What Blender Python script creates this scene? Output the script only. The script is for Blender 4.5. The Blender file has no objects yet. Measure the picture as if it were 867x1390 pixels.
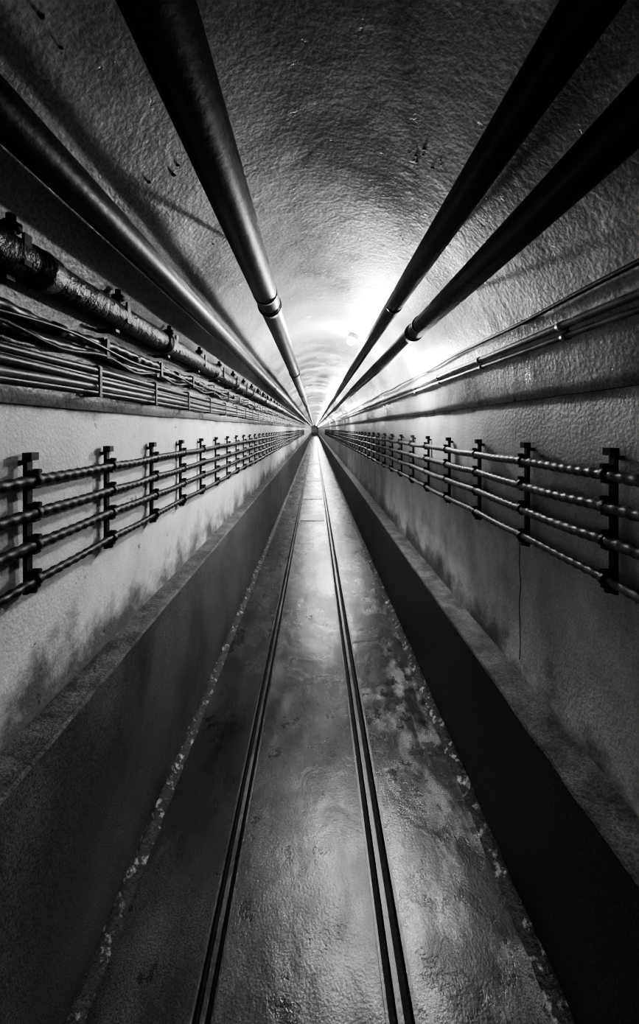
import bpy, bmesh, math, random
from mathutils import Vector, noise
random.seed(4)
K=1.72/718.0      # metres per section unit
H=1.72
FPX=520.0
Y0,Y1=-5.0,100.0
sc=bpy.context.scene
def P(x,z): return (x*K, H+z*K)

# ---------------------------------------------------------------- materials
def mat(name, c0, c1, scale=3.0, stretch=(1,1,1), rough=(0.4,0.6), bump=0.3, bscale=40, bdist=0.01,
        bump2=0.0, b2scale=8, metallic=0.0, lo=0.35, hi=0.65, detail=6, speck=None, speckscale=150, spec=0.5, zgrad=None, chips=None, stain=None):
    m=bpy.data.materials.new(name); m.use_nodes=True
    nt=m.node_tree; N=nt.nodes; L=nt.links
    b=N['Principled BSDF']
    b.inputs['Metallic'].default_value=metallic
    b.inputs['Specular IOR Level'].default_value=spec
    tc=N.new('ShaderNodeTexCoord')
    mp=N.new('ShaderNodeMapping'); mp.inputs['Scale'].default_value=stretch
    L.new(tc.outputs['Object'],mp.inputs['Vector'])
    n=N.new('ShaderNodeTexNoise'); n.inputs['Scale'].default_value=scale; n.inputs['Detail'].default_value=detail
    n.inputs['Roughness'].default_value=0.65
    L.new(mp.outputs[0],n.inputs['Vector'])
    r=N.new('ShaderNodeValToRGB'); r.color_ramp.elements[0].position=lo; r.color_ramp.elements[1].position=hi
    r.color_ramp.elements[0].color=(c0,c0,c0,1); r.color_ramp.elements[1].color=(c1,c1,c1,1)
    L.new(n.outputs['Fac'],r.inputs['Fac'])
    col=r.outputs['Color']
    def mul(col,sock):
        mx=N.new('ShaderNodeMix'); mx.data_type='RGBA'; mx.blend_type='MULTIPLY'; mx.inputs[0].default_value=1
        L.new(col,mx.inputs[6]); L.new(sock,mx.inputs[7]); return mx.outputs[2]
    if speck is not None:
        n2=N.new('ShaderNodeTexNoise'); n2.inputs['Scale'].default_value=speckscale; n2.inputs['Detail'].default_value=2
        L.new(tc.outputs['Object'],n2.inputs['Vector'])
        r2=N.new('ShaderNodeMapRange'); r2.inputs[1].default_value=0.35; r2.inputs[2].default_value=0.65
        r2.inputs[3].default_value,r2.inputs[4].default_value=speck
        L.new(n2.outputs['Fac'],r2.inputs[0])
        col=mul(col,r2.outputs[0])
    chipfac=None
    if chips:
        n3=N.new('ShaderNodeTexNoise'); n3.inputs['Scale'].default_value=chips[0]; n3.inputs['Detail'].default_value=5
        n3.inputs['Roughness'].default_value=.7
        L.new(tc.outputs['Object'],n3.inputs['Vector'])
        r3=N.new('ShaderNodeMapRange'); r3.inputs[1].default_value=chips[1]; r3.inputs[2].default_value=chips[1]+.025
        r3.inputs[3].default_value=1; r3.inputs[4].default_value=chips[2]
        L.new(n3.outputs['Fac'],r3.inputs[0]); col=mul(col,r3.outputs[0]); chipfac=r3.outputs[0]
    if stain:
        mp4=N.new('ShaderNodeMapping'); mp4.inputs['Scale'].default_value=stain[1]; mp4.inputs['Location'].default_value=(3.1,1.7,8.2)
        L.new(tc.outputs['Object'],mp4.inputs['Vector'])
        n4=N.new('ShaderNodeTexNoise'); n4.inputs['Scale'].default_value=stain[0]; n4.inputs['Detail'].default_value=7
        n4.inputs['Roughness'].default_value=.62
        L.new(mp4.outputs[0],n4.inputs['Vector'])
        r4=N.new('ShaderNodeMapRange'); r4.inputs[1].default_value=.45; r4.inputs[2].default_value=.68
        r4.inputs[3].default_value=1; r4.inputs[4].default_value=stain[2]
        L.new(n4.outputs['Fac'],r4.inputs[0]); col=mul(col,r4.outputs[0])
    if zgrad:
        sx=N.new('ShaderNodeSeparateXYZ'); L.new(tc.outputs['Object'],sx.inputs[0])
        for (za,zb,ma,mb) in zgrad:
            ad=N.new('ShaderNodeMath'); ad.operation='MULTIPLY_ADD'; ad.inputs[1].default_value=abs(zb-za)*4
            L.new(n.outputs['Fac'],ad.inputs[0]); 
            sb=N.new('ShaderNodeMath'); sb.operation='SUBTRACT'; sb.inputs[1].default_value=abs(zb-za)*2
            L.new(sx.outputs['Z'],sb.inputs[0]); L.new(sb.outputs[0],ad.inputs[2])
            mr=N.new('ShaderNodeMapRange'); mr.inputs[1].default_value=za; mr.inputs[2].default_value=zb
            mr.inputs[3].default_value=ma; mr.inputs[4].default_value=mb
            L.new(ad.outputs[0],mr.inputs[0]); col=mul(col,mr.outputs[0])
    L.new(col,b.inputs['Base Color'])
    mr=N.new('ShaderNodeMapRange'); mr.inputs[1].default_value=0.3; mr.inputs[2].default_value=0.7
    mr.inputs[3].default_value=rough[0]; mr.inputs[4].default_value=rough[1]
    L.new(n.outputs['Fac'],mr.inputs[0]); L.new(mr.outputs[0],b.inputs['Roughness'])
    bn=N.new('ShaderNodeTexNoise'); bn.inputs['Scale'].default_value=bscale; bn.inputs['Detail'].default_value=4
    bn.inputs['Roughness'].default_value=.6
    L.new(tc.outputs['Object'],bn.inputs['Vector'])
    bp=N.new('ShaderNodeBump'); bp.inputs['Strength'].default_value=bump; bp.inputs['Distance'].default_value=bdist
    h=bn.outputs['Fac']
    if chipfac:
        am=N.new('ShaderNodeMath'); am.operation='MULTIPLY_ADD'; am.inputs[1].default_value=.6
        L.new(chipfac,am.inputs[0]); L.new(h,am.inputs[2]); h=am.outputs[0]
    L.new(h,bp.inputs['Height'])
    if bump2>0:
        bn2=N.new('ShaderNodeTexNoise'); bn2.inputs['Scale'].default_value=b2scale; bn2.inputs['Detail'].default_value=2
        bn2.inputs['Distortion'].default_value=0.8
        L.new(tc.outputs['Object'],bn2.inputs['Vector'])
        bp2=N.new('ShaderNodeBump'); bp2.inputs['Strength'].default_value=bump2; bp2.inputs['Distance'].default_value=0.03
        L.new(bn2.outputs['Fac'],bp2.inputs['Height']); L.new(bp.outputs[0],bp2.inputs['Normal'])
        L.new(bp2.outputs[0],b.inputs['Normal'])
    else: L.new(bp.outputs[0],b.inputs['Normal'])
    return m

M_vault=mat('vault_paint',0.26,0.46,scale=2.2,rough=(0.24,0.42),bump=0.26,bscale=60,bdist=0.009,bump2=0.10,b2scale=7,speck=(0.66,1.15),speckscale=120,chips=(11,.665,.28),stain=(1.6,(1,.5,1),.45))
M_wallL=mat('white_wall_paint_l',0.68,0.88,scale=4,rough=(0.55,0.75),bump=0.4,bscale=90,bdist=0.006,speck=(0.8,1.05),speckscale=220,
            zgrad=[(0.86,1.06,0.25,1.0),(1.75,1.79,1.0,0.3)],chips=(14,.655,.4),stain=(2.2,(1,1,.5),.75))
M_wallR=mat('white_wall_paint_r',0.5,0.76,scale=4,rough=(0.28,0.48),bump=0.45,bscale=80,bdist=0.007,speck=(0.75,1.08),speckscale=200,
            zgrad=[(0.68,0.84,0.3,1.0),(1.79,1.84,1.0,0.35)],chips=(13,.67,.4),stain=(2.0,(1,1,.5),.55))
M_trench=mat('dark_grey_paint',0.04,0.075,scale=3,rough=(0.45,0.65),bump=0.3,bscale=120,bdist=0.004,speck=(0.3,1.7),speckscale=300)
M_trenchL=mat('dark_grey_paint_lit_l',0.085,0.14,scale=3,rough=(0.45,0.65),bump=0.3,bscale=120,bdist=0.004,speck=(0.3,1.7),speckscale=300,stain=(2,(1,1,1),.6))  # lighter copy of the trench paint: left side's light put into colour
M_ledge=mat('worn_concrete_ledge',0.03,0.16,scale=9,rough=(0.6,0.85),bump=0.6,bscale=60,speck=(0.5,1.3),speckscale=200)
M_under=mat('impost_shade',0.03,0.08,scale=6,rough=(0.6,0.9),bump=0.5)  # shadow line under the overhang painted as a dark underside
M_pipe=mat('pipe_black_paint',0.006,0.022,scale=6,rough=(0.34,0.52),bump=0.35,bscale=45,bdist=0.003,speck=(0.5,1.5),speckscale=60,spec=.35)
M_pipe2=mat('rough_black_pipe',0.008,0.03,scale=14,rough=(0.3,0.55),bump=0.9,bscale=35,bdist=0.012,spec=.35)
M_cable=mat('cable_sheath',0.07,0.20,scale=12,rough=(0.35,0.55),bump=0.3,bscale=90,bdist=0.002,spec=.4)
M_cableL=mat('cable_sheath_dark',0.012,0.045,scale=12,rough=(0.4,0.6),bump=0.3,bscale=90,bdist=0.002,spec=.35)
M_cond=mat('galvanised_conduit',0.12,0.30,scale=10,rough=(0.3,0.5),bump=0.2,bscale=60,bdist=0.002)
M_bund=mat('bundle_cable',0.02,0.09,scale=12,rough=(0.35,0.5),bump=0.2,bscale=60,bdist=0.002)
M_bund2=mat('bundle_cable_pale',0.07,0.20,scale=12,rough=(0.35,0.5),bump=0.2,bscale=60,bdist=0.002)
M_iron=mat('bracket_iron',0.008,0.025,scale=20,rough=(0.45,0.65),bump=0.4,bscale=80,bdist=0.003,spec=.35)
M_steel=mat('rail_steel',0.04,0.14,scale=6,stretch=(1,0.3,1),rough=(0.3,0.5),bump=0.4,bscale=70,bdist=0.004,metallic=0.6)
M_groove=mat('groove_dark',0.004,0.012,scale=20,rough=(0.7,0.9))  # near-black colour for the groove faces
M_kerb=mat('crumbling_mortar',0.03,0.45,scale=22,rough=(0.5,0.8),bump=0.9,bscale=60,lo=0.54,hi=0.66)
M_plate=mat('steel_cover_plate',0.1,0.3,scale=6,rough=(0.3,0.45),bump=0.3,bscale=60,metallic=0.4)
M_lampbody=mat('lamp_housing',0.12,0.2,scale=10,rough=(0.4,0.5))

def floor_mat(name,base,patch,lo,hi,seed,rough=(0.42,0.14),scale=2.6,chips=(6,.60,.4)):
    m=mat(name,base,patch,scale=scale,stretch=(1.6,0.75,1),rough=rough,bump=0.25,bscale=120,bdist=0.004,bump2=0.1,b2scale=7,
          speck=(0.4,1.5),speckscale=220,lo=lo,hi=hi,detail=10,chips=chips,stain=(2.4,(1.5,.5,1),.2))
    for n in m.node_tree.nodes:
        if n.type=='MAPPING' and tuple(n.inputs['Scale'].default_value)[1]==.75: n.inputs['Location'].default_value=(seed,seed*2.3,seed*.7)
    return m
M_floorC=floor_mat('floor_centre',0.03,0.18,0.42,0.62,1.0)
M_floorL=floor_mat('floor_left',0.025,0.085,0.4,0.65,5.0)
M_floorR=floor_mat('floor_right',0.035,0.28,0.48,0.58,9.3,scale=3.6,chips=(9,.55,.35))

M_glass=bpy.data.materials.new('lamp_glass'); M_glass.use_nodes=True
b=M_glass.node_tree.nodes['Principled BSDF']; b.inputs['Emission Color'].default_value=(1,1,1,1); b.inputs['Emission Strength'].default_value=15
b.inputs['Base Color'].default_value=(.8,.8,.8,1)

# ---------------------------------------------------------------- helpers
def finish(me,name,mats,smooth=False,parent=None):
    for mm in mats: me.materials.append(mm)
    o=bpy.data.objects.new(name,me); sc.collection.objects.link(o)
    if smooth:
        for p in me.polygons: p.use_smooth=True
    if parent: o.parent=parent
    return o
def empty(name,loc=(0,0,0)):
    e=bpy.data.objects.new(name,None); sc.collection.objects.link(e); e.empty_display_size=.1; return e
def ysteps(near=0.1,lim=12.0):
    ys=[]; y=Y0
    while y<lim: ys.append(y); y+=near
    st=near
    while y<Y1: ys.append(y); st=min(st*1.12,8); y+=st
    ys.append(Y1); return ys
def extrude(name,prof,mats,midx=None,ys=None,amp=0.0,nsc=3.0,smooth=False,parent=None,y0=None,y1=None,flip=False):
    if ys is None: ys=[Y0,Y1] if y0 is None else [y0,y1]
    bm=bmesh.new(); rows=[]
    for y in ys:
        row=[]
        for (x,z) in prof:
            X,Z=P(x,z)
            if amp:
                v=noise.noise_vector(Vector((X*nsc,y*nsc,Z*nsc)))
                v2=noise.noise_vector(Vector((X*nsc*4+7,y*nsc*4,Z*nsc*4)))
                X+=(v.x+.35*v2.x)*amp; Z+=(v.z+.35*v2.z)*amp
            row.append(bm.verts.new((X,y,Z)))
        rows.append(row)
    for i in range(len(rows)-1):
        for j in range(len(prof)-1):
            vs=[rows[i][j],rows[i+1][j],rows[i+1][j+1],rows[i][j+1]]
            if flip: vs.reverse()
            f=bm.faces.new(vs)
            if midx: f.material_index=midx[j]
    me=bpy.data.meshes.new(name); bm.to_mesh(me); bm.free()
    return finish(me,name,mats,smooth,parent)
def add_tube(bm,pts,radii,seg=16,mi=0,cap=True):
    rings=[]
    n=len(pts)
    for i,(p,r) in enumerate(zip(pts,radii)):
        p=Vector(p); t=(Vector(pts[min(i+1,n-1)])-Vector(pts[max(i-1,0)])).normalized()
        up=Vector((0,0,1)) if abs(t.z)<.9 else Vector((1,0,0))
        a=t.cross(up).normalized(); b_=a.cross(t).normalized()
        rings.append([bm.verts.new(p+(a*math.cos(2*math.pi*k/seg)+b_*math.sin(2*math.pi*k/seg))*r) for k in range(seg)])
    for i in range(n-1):
        for k in range(seg):
            f=bm.faces.new([rings[i][k],rings[i][(k+1)%seg],rings[i+1][(k+1)%seg],rings[i+1][k]]); f.smooth=True; f.material_index=mi
    if cap:
        bm.faces.new(rings[0]).material_index=mi; bm.faces.new(rings[-1]).material_index=mi
def add_box(bm,c,s,mi=0,rot=0.0):
    vs=[]
    for dx in(-.5,.5):
        for dy in(-.5,.5):
            for dz in(-.5,.5):
                x,z=dx*s[0],dz*s[2]
                xr=x*math.cos(rot)+z*math.sin(rot); zr=-x*math.sin(rot)+z*math.cos(rot)
                vs.append(bm.verts.new((c[0]+xr,c[1]+dy*s[1],c[2]+zr)))
    for f in [(0,1,3,2),(4,6,7,5),(0,4,5,1),(2,3,7,6),(0,2,6,4),(1,5,7,3)]:
        bm.faces.new([vs[i] for i in f]).material_index=mi
def obj(bm,name,mats,parent=None):
    bmesh.ops.recalc_face_normals(bm,faces=bm.faces)
    me=bpy.data.meshes.new(name); bm.to_mesh(me); bm.free()
    return finish(me,name,mats,False,parent)

# ---------------------------------------------------------------- shell
YS=ysteps(0.1,12); YF=ysteps(0.04,7)
CX,A,Z0,HV=11,343,28,377
prof=[(-352,28),(-334,28)]
N=64
for i in range(N+1):
    t=math.pi*(1-i/N); x=CX+A*math.cos(t); z=Z0+HV*math.sin(t)
    if i==0: z=29
    if x>0 and z<48: continue
    prof.append((x,z))
prof+=[(355,48),(372,48)]
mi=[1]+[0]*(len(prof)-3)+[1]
extrude('ceiling',prof,[M_vault,M_under],mi,YS,amp=0.007,nsc=2.2,smooth=True,flip=True)
def lin(a,b,n): return [(a[0]+(b[0]-a[0])*i/n,a[1]+(b[1]-a[1])*i/n) for i in range(n+1)]
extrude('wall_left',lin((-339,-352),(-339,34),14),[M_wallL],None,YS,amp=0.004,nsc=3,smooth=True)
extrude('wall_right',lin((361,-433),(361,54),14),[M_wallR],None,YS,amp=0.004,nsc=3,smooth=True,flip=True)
extrude('trim_1',[(-344,-350),(-336,-351),(-300,-353),(-297,-357)],[M_ledge],None,YF,amp=0.003,nsc=9)
extrude('trim_2',[(366,-430),(358,-432),(311,-434),(308,-438)],[M_ledge],None,YF,amp=0.003,nsc=9,flip=True)
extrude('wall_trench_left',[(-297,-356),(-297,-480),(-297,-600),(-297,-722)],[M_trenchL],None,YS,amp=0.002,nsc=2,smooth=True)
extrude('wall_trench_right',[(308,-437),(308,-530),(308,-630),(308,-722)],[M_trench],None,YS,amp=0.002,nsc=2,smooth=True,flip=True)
extrude('baseboard_left',[(-298,-700),(-295,-706),(-289,-711),(-282,-715),(-277,-719)],[M_kerb],None,YF,amp=0.006,nsc=12,smooth=True)
extrude('baseboard_right',[(309,-700),(306,-706),(300,-711),(293,-715),(288,-719)],[M_kerb],None,YF,amp=0.006,nsc=12,smooth=True,flip=True)
F=-718; G=-730
fp=[(-300,F),(-220,F),(-148,F),(-147,G),(-141,G),(-140,F-2),(-133,F-2),(-132,G),(-127,G),(-126,F),
    (-60,F),(0,F),(50,F),(90,F),(91,G),(100,G),(101,F-2),(109,F-2),(110,G),(120,G),(121,F),(200,F),(310,F)]
fm=[0,0,3,3,3,4,3,3,3,1,1,1,1,3,3,3,4,3,3,3,2,2]
extrude('floor',fp,[M_floorL,M_floorC,M_floorR,M_groove,M_steel],fm,[Y0,Y1],flip=True)
rails=empty('narrow_gauge_track')
for i,(a,b_) in enumerate([(-151,-148),(-126,-123),(86,90),(121,126)]):
    extrude('rail_edge_%d'%(i+1),[(a,F-1),(a,F+1.5),(b_,F+1.5),(b_,F-8)],[M_steel],None,ysteps(0.25,8),amp=0.0015,nsc=5,parent=rails,flip=True)
def endwall(name,y):
    bm=bmesh.new()
    vs=[bm.verts.new((x*K,y,H+z*K)) for x,z in [(-360,-725),(375,-725),(375,420),(-360,420)]]
    bm.faces.new(vs); return obj(bm,name,[M_wallR])
endwall('wall_back',Y1); endwall('wall_front',Y0)
for i,(y,w) in enumerate([(7.4,.5),(9.6,.5),(13,.9),(19,.8)]):
    bm=bmesh.new(); add_box(bm,(-17*K,y,H+F*K+.004),(190*K,w,.012))
    for sx in (-1,1):
        for sy in (-1,1):
            add_tube(bm,[((-17+sx*85)*K,y+sy*(w/2-.05),H+F*K+.008),((-17+sx*85)*K,y+sy*(w/2-.05),H+F*K+.014)],[.012,.01],10)
    o=obj(bm,'floor_cover_plate',[M_plate])

# ---------------------------------------------------------------- ceiling pipes
def big_pipe(name,x,z,r,joints,seg=28,mat_=M_pipe,collar=1.10,wob=0.003,hang=True,parent=None,lumpy=0):
    X,Z=P(x,z); R=r*K
    bm=bmesh.new(); pts=[];rad=[]
    for y in ysteps(0.25 if not lumpy else .04,12 if not lumpy else 5):
        pts.append((X+wob*math.sin(y*.9+x),y,Z+wob*math.cos(y*.7+z))); rad.append(R*(1+lumpy*noise.noise(Vector((y*6,x,z)))))
    add_tube(bm,pts,rad,seg)
    for j in joints:
        l=.045
        cx=X+wob*math.sin(j*.9+x); cz=Z+wob*math.cos(j*.7+z)
        add_tube(bm,[(cx,j-l,cz),(cx,j-l+.006,cz),(cx,j-.01,cz),(cx,j-.008,cz),(cx,j+.008,cz),(cx,j+.01,cz),(cx,j+l-.006,cz),(cx,j+l,cz)],
                 [R*1.01,R*collar,R*collar,R*(collar+.05),R*(collar+.05),R*collar,R*collar,R*1.01],seg)
    if hang:
        d=Vector((x-CX,0,z-Z0)).normalized(); 
        t=r
        while ((x+d.x*t-CX)/A)**2+((z+d.z*t-Z0)/HV)**2<1.0: t+=1
        for y in [1.9+3*k for k in range(-2,12)]:
            add_tube(bm,[(X+d.x*r*K*.8,y,Z+d.z*r*K*.8),(X+d.x*(t+2)*K,y,Z+d.z*(t+2)*K)],[.008,.008],8)
            add_tube(bm,[(X,y-.012,Z),(X,y+.012,Z)],[R*1.02,R*1.02],seg)
    return obj(bm,name,[mat_],parent)
def dirpt(dx,dy,dist):
    l=math.hypot(dx,dy); return dx/l*dist,-dy/l*dist
x,z=dirpt(-212,-582,300); big_pipe('ceiling_pipe',x,z,25,[2.1,4.6,7.4,10.5,14,18],collar=1.06)
x,z=dirpt(-427,-432,312); big_pipe('ceiling_pipe',x,z,17,[9,14],collar=1.05)
x,z=dirpt(376,-582,305); big_pipe('ceiling_pipe',x,z,17,[8,13],collar=1.05)
x,z=dirpt(440,-432,308); big_pipe('ceiling_pipe',x,z,18.5,[2.05,9.5,14],collar=1.07)

up=empty('wall_cable_bracket_run')
x3,z3=-288,163
big_pipe('rough_pipe',x3,z3,17.5,[0.55,0.95,1.75,2.6,3.3,4.1,5.2,6.6,8],20,M_pipe2,1.16,0.004,False,up,lumpy=.16)

def cable(name,x,z,r,m,parent,twist=False,wob=0.002,ph=0.0,pitch=0.055,sag=None,lim=5.0,seg=12):
    X,Z=P(x,z); R=r*K
    bm=bmesh.new()
    ys=[Y0]
    step=.008 if twist else .06
    y=0.0
    while y<lim: ys.append(y); y+=step
    st=.08
    while y<Y1: ys.append(y); y+=st; st=min(st*1.15,8)
    ys.append(Y1)
    rings=[]
    for y in ys:
        cx=X+wob*noise.noise(Vector((y*1.3,ph,0)))*2; cz=Z+wob*noise.noise(Vector((y*1.7,ph+9,0)))*3
        if sag: cz-=sag[2]*math.sin(math.pi*((y-sag[0])/sag[1]))**2*(.6+.8*abs(noise.noise(Vector((y*.7,ph*3,2)))))
        ring=[]
        for k in range(seg):
            a=2*math.pi*k/seg; rr=R
            if twist and y<lim:
                s=math.sin(a+2*math.pi*y/pitch+ph); rr=R*(1+.13*max(-.6,s))
            ring.append(bm.verts.new((cx+rr*math.cos(a),y,cz+rr*math.sin(a))))
        rings.append(ring)
    for i in range(len(rings)-1):
        for k in range(seg):
            f=bm.faces.new([rings[i][k],rings[i][(k+1)%seg],rings[i+1][(k+1)%seg],rings[i+1][k]]); f.smooth=True
    return obj(bm,name,[m],parent)

ub=FPX*abs(x3*K)
B0,BS=ub*2.41e-3,ub*1.31e-3
for i,(dz,r,xx) in enumerate([(122,6.2,-308),(111,5,-313)]):
    cable('upper_cable_%d'%(i+1),xx,dz,r,M_bund,up,wob=.008,ph=i*3.3,sag=(B0,BS,.010),twist=True,pitch=.07,lim=4)
cable('slack_cable',-306,108,2.6,M_cableL,up,wob=.010,ph=14,sag=(B0,BS,.034))
cable('loose_cable',-303,118,2.2,M_bund,up,wob=.012,ph=31,sag=(B0+.3,BS*1.7,.03))
for i,(dz,r,xx) in enumerate([(84,4.6,-317),(77,4.2,-323),(70,5.0,-317),(61,5.2,-320),(53,3.6,-324)]):
    cable('lower_cable_%d'%(i+1),xx,dz,r,M_bund if i%2==0 else M_bund2,up,wob=.0025,ph=20+i*2.1)
bm=bmesh.new()
for i in range(60):
    d=B0+BS*i
    def bx(x,z,sx,sy,sz,rot=0): add_box(bm,(x*K,d,H+z*K),(sx*K,sy,sz*K),0,rot)
    bx(-328,92,3,.022,92)
    bx(-308,142,44,.024,4)
    bx(-304,184,38,.022,4)
    bx(-271,168,3,.022,30)
    add_tube(bm,[((x3+2)*K,d,H+180*K),((x3+2)*K,d,H+202*K)],[.010,.010],8)
    add_tube(bm,[((x3+2)*K,d,H+187*K),((x3+2)*K,d,H+194*K)],[.021,.021],6)
    bx(-317,130,26,.018,3); bx(-319,103,22,.018,3); bx(-301,116,3,.018,28)
    bx(-320,48,20,.018,3); bx(-321,90,18,.018,3); bx(-311.5,68,2.5,.014,44)
    # short saddle clamps between brackets
    d2=d+BS*.5
    add_tube(bm,[(-308*K,d2-.02,H+(122-3)*K),(-308*K,d2+.02,H+(122-3)*K)],[7.8*K,7.8*K],14)
    add_box(bm,(-317*K,d2,H+119*K),(20*K,.03,4*K))
    if d>30: break
obj(bm,'bracket_set',[M_iron],up)

rc=empty('vault_conduit_run')
cable('thin_conduit',321,166,3.2,M_cableL,rc,wob=.004,ph=2)
cable('main_conduit',333,139,5.0,M_cond,rc,wob=.002,ph=4)
cable('second_conduit',338,125,4.0,M_cond,rc,wob=.002,ph=7)
bm=bmesh.new()
for i in range(40):
    y=.62+.62*i
    add_tube(bm,[(333*K,y-.012,H+139*K),(333*K,y+.012,H+139*K)],[6.2*K,6.2*K],14)
    add_tube(bm,[(338*K,y-.012,H+125*K),(338*K,y+.012,H+125*K)],[5.2*K,5.2*K],14)
    add_box(bm,(342*K,y,H+132*K),(7*K,.018,24*K))
    if i%2: add_box(bm,(327*K,y+.2,H+167*K),(11*K,.02,6*K),0)
obj(bm,'conduit_clips',[M_cond],rc)

def rack(name,side,xc,zs,r,first,step,m,xwall,pitch):
    e=empty(name)
    for i,z in enumerate(zs):
        cable('cable_%d'%(i+1),xc,z,r*(1.0 if i<3 else .85),m,e,twist=True,wob=.003,ph=i*1.9+xc,pitch=pitch,sag=(FPX*abs(xc*K)*first,FPX*abs(xc*K)*step,.004))
    bm=bmesh.new(); s=side
    for i in range(-2,70):
        d=FPX*abs(xc*K)*(first+step*i)
        if d<-0.5: continue
        xb=xc+s*9
        zt,zb=zs[0]+24,zs[-1]-16
        add_box(bm,(xb*K,d,H+(zt+zb)/2*K),(5*K,.020,(zt-zb)*K))
        for zz in (zt-4,zb+6):
            add_box(bm,((xb+xwall)/2*K,d,H+zz*K),(abs(xwall-xb)*K+.006,.020,5*K))
        add_box(bm,((xb-s*2)*K,d+.004,H+(zt+3)*K),(11*K,.028,9*K))
        add_tube(bm,[((xb-s*9)*K,d,H+(zb+4)*K),((xb+s*2)*K,d,H+(zb+4)*K)],[.009,.009],8)
        for j,z in enumerate(zs):
            rr=r*1.2
            add_tube(bm,[(xc*K,d-.010,H+z*K),(xc*K,d+.010,H+z*K)],[rr*K,rr*K],14)
            add_box(bm,((xc+s*3)*K,d,H+(z+rr+2)*K),(12*K,.022,4*K))
            add_box(bm,((xc+s*3)*K,d,H+(z-rr-1)*K),(12*K,.022,3*K))
            add_tube(bm,[((xc-s*6)*K,d,H+(z+rr+3)*K),((xc+s*2)*K,d,H+(z+rr+3)*K)],[.007,.007],6)
    obj(bm,'brackets',[M_iron],e)
rack('wall_cable_rack',-1,-322,[-59,-97,-134,-174],6.0,2.64e-3,1.0e-3,M_cableL,-339,.04)
rack('wall_cable_rack',1,343,[-54,-92,-132,-178],6.3,2.53e-3,1.03e-3,M_cable,361,.04)

bm=bmesh.new()
y=FPX*358*K/278
pts=[(358.5*K+.001*math.sin(i*1.3),y+.004*math.sin(i*.8),H+(-200-i*12)*K) for i in range(18)]
add_tube(bm,pts,[.0015]*len(pts),6); obj(bm,'dangling_wire',[M_iron])

def bits(name,ang,y,n,size,m=M_iron):
    bm=bmesh.new(); x=CX+A*math.sin(ang)
    for i in range(n):
        bx=x*K+random.uniform(-1,1)*size*2.0; by=y+random.uniform(-1,1)*size*1.6; s=size*random.uniform(.25,.7)
        t=math.asin(max(-1,min(1,(bx/K-CX)/A))); bz=H+(Z0+HV*math.cos(t))*K
        r=bmesh.ops.create_icosphere(bm,subdivisions=1,radius=s*.5)
        sx,sy=random.uniform(.8,1.5),random.uniform(.6,1.2)
        for v in r['verts']:
            v.co=Vector((v.co.x*sx+bx,v.co.y*sy+by,v.co.z*.5+bz))
    return obj(bm,name,[m])
def at(px,py):
    dx,dy=px-427,py-582
    lo,hi=0.01,20
    for _ in range(60):
        s=(lo+hi)/2
        v=((dx*s-CX)/A)**2+((-dy*s-Z0)/HV)**2
        if v<1: lo=s
        else: hi=s
    x=dx*s; z=-dy*s
    return math.atan2((x-CX)/A,(z-Z0)/HV), FPX*K*s
for (px,py,n,sz) in [(574,212,9,.024),(606,222,6,.02),(223,235,3,.022),(684,262,3,.014),(528,318,5,.014),(550,326,5,.014),(283,266,2,.018),(100,14,2,.025),(285,338,2,.012),(318,390,2,.012),(590,300,3,.012),(655,130,2,.014)]:
    a,y=at(px,py); bits('broken_ceiling_anchor',a,y,n,sz)

# ---------------------------------------------------------------- lamps
def lamp(y,power,x=318,z=196,drop=.085):
    e=empty('bulkhead_lamp')
    d=Vector((x-CX,0,z-Z0)).normalized()
    X,Z=P(x,z)
    bm=bmesh.new()
    base=Vector((X,y,Z)); 
    add_tube(bm,[base+d*.035,base+d*.02,base+d*.002],[.05,.05,.044],20)
    t=Vector((0,1,0)); u=d.cross(t)
    for k in range(4):
        a=math.pi*k/4; w=t*math.cos(a)+u*math.sin(a)
        pts=[base+w*.044*math.cos(q)-d*.052*math.sin(q) for q in [math.pi*i/10 for i in range(11)]]
        add_tube(bm,pts,[.0018]*11,5)
    obj(bm,'housing',[M_lampbody],e)
    bm=bmesh.new()
    pts=[];rad=[]
    for i in range(8):
        q=math.pi/2*i/7.0; pts.append(base-d*(.042*math.sin(q)+.0)); rad.append(max(.001,.034*math.cos(q)))
    add_tube(bm,pts,rad,16); obj(bm,'glass',[M_glass],e)
    l=bpy.data.lights.new('bulb','POINT'); l.energy=power; l.shadow_soft_size=.03; l.color=(1,1,1)
    o=bpy.data.objects.new('bulb',l); sc.collection.objects.link(o); o.location=base-d*drop; o.parent=e
lamp(-2.0,42,145,350)
for i in range(16):
    lamp(3.6+6*i,64,145,350,.085)
for i in range(14):
    lamp(2.9+6*i,26)

w=bpy.data.worlds.new('World'); sc.world=w; w.use_nodes=True
w.node_tree.nodes['Background'].inputs[0].default_value=(0,0,0,1)

cam=bpy.data.cameras.new('camera'); co=bpy.data.objects.new('camera',cam); sc.collection.objects.link(co)
co.location=(0,0,H); co.rotation_euler=(math.radians(90),0,0)
cam.sensor_fit='VERTICAL'; cam.sensor_height=36; cam.sensor_width=36*867/1390; cam.lens=FPX/1390*36
cam.shift_x=6.5/1390; cam.shift_y=-113/1390; cam.clip_start=.02; cam.clip_end=400
sc.camera=co
sc.view_settings.view_transform='AgX'
sc.view_settings.look='AgX - High Contrast'
sc.view_settings.exposure=0.75
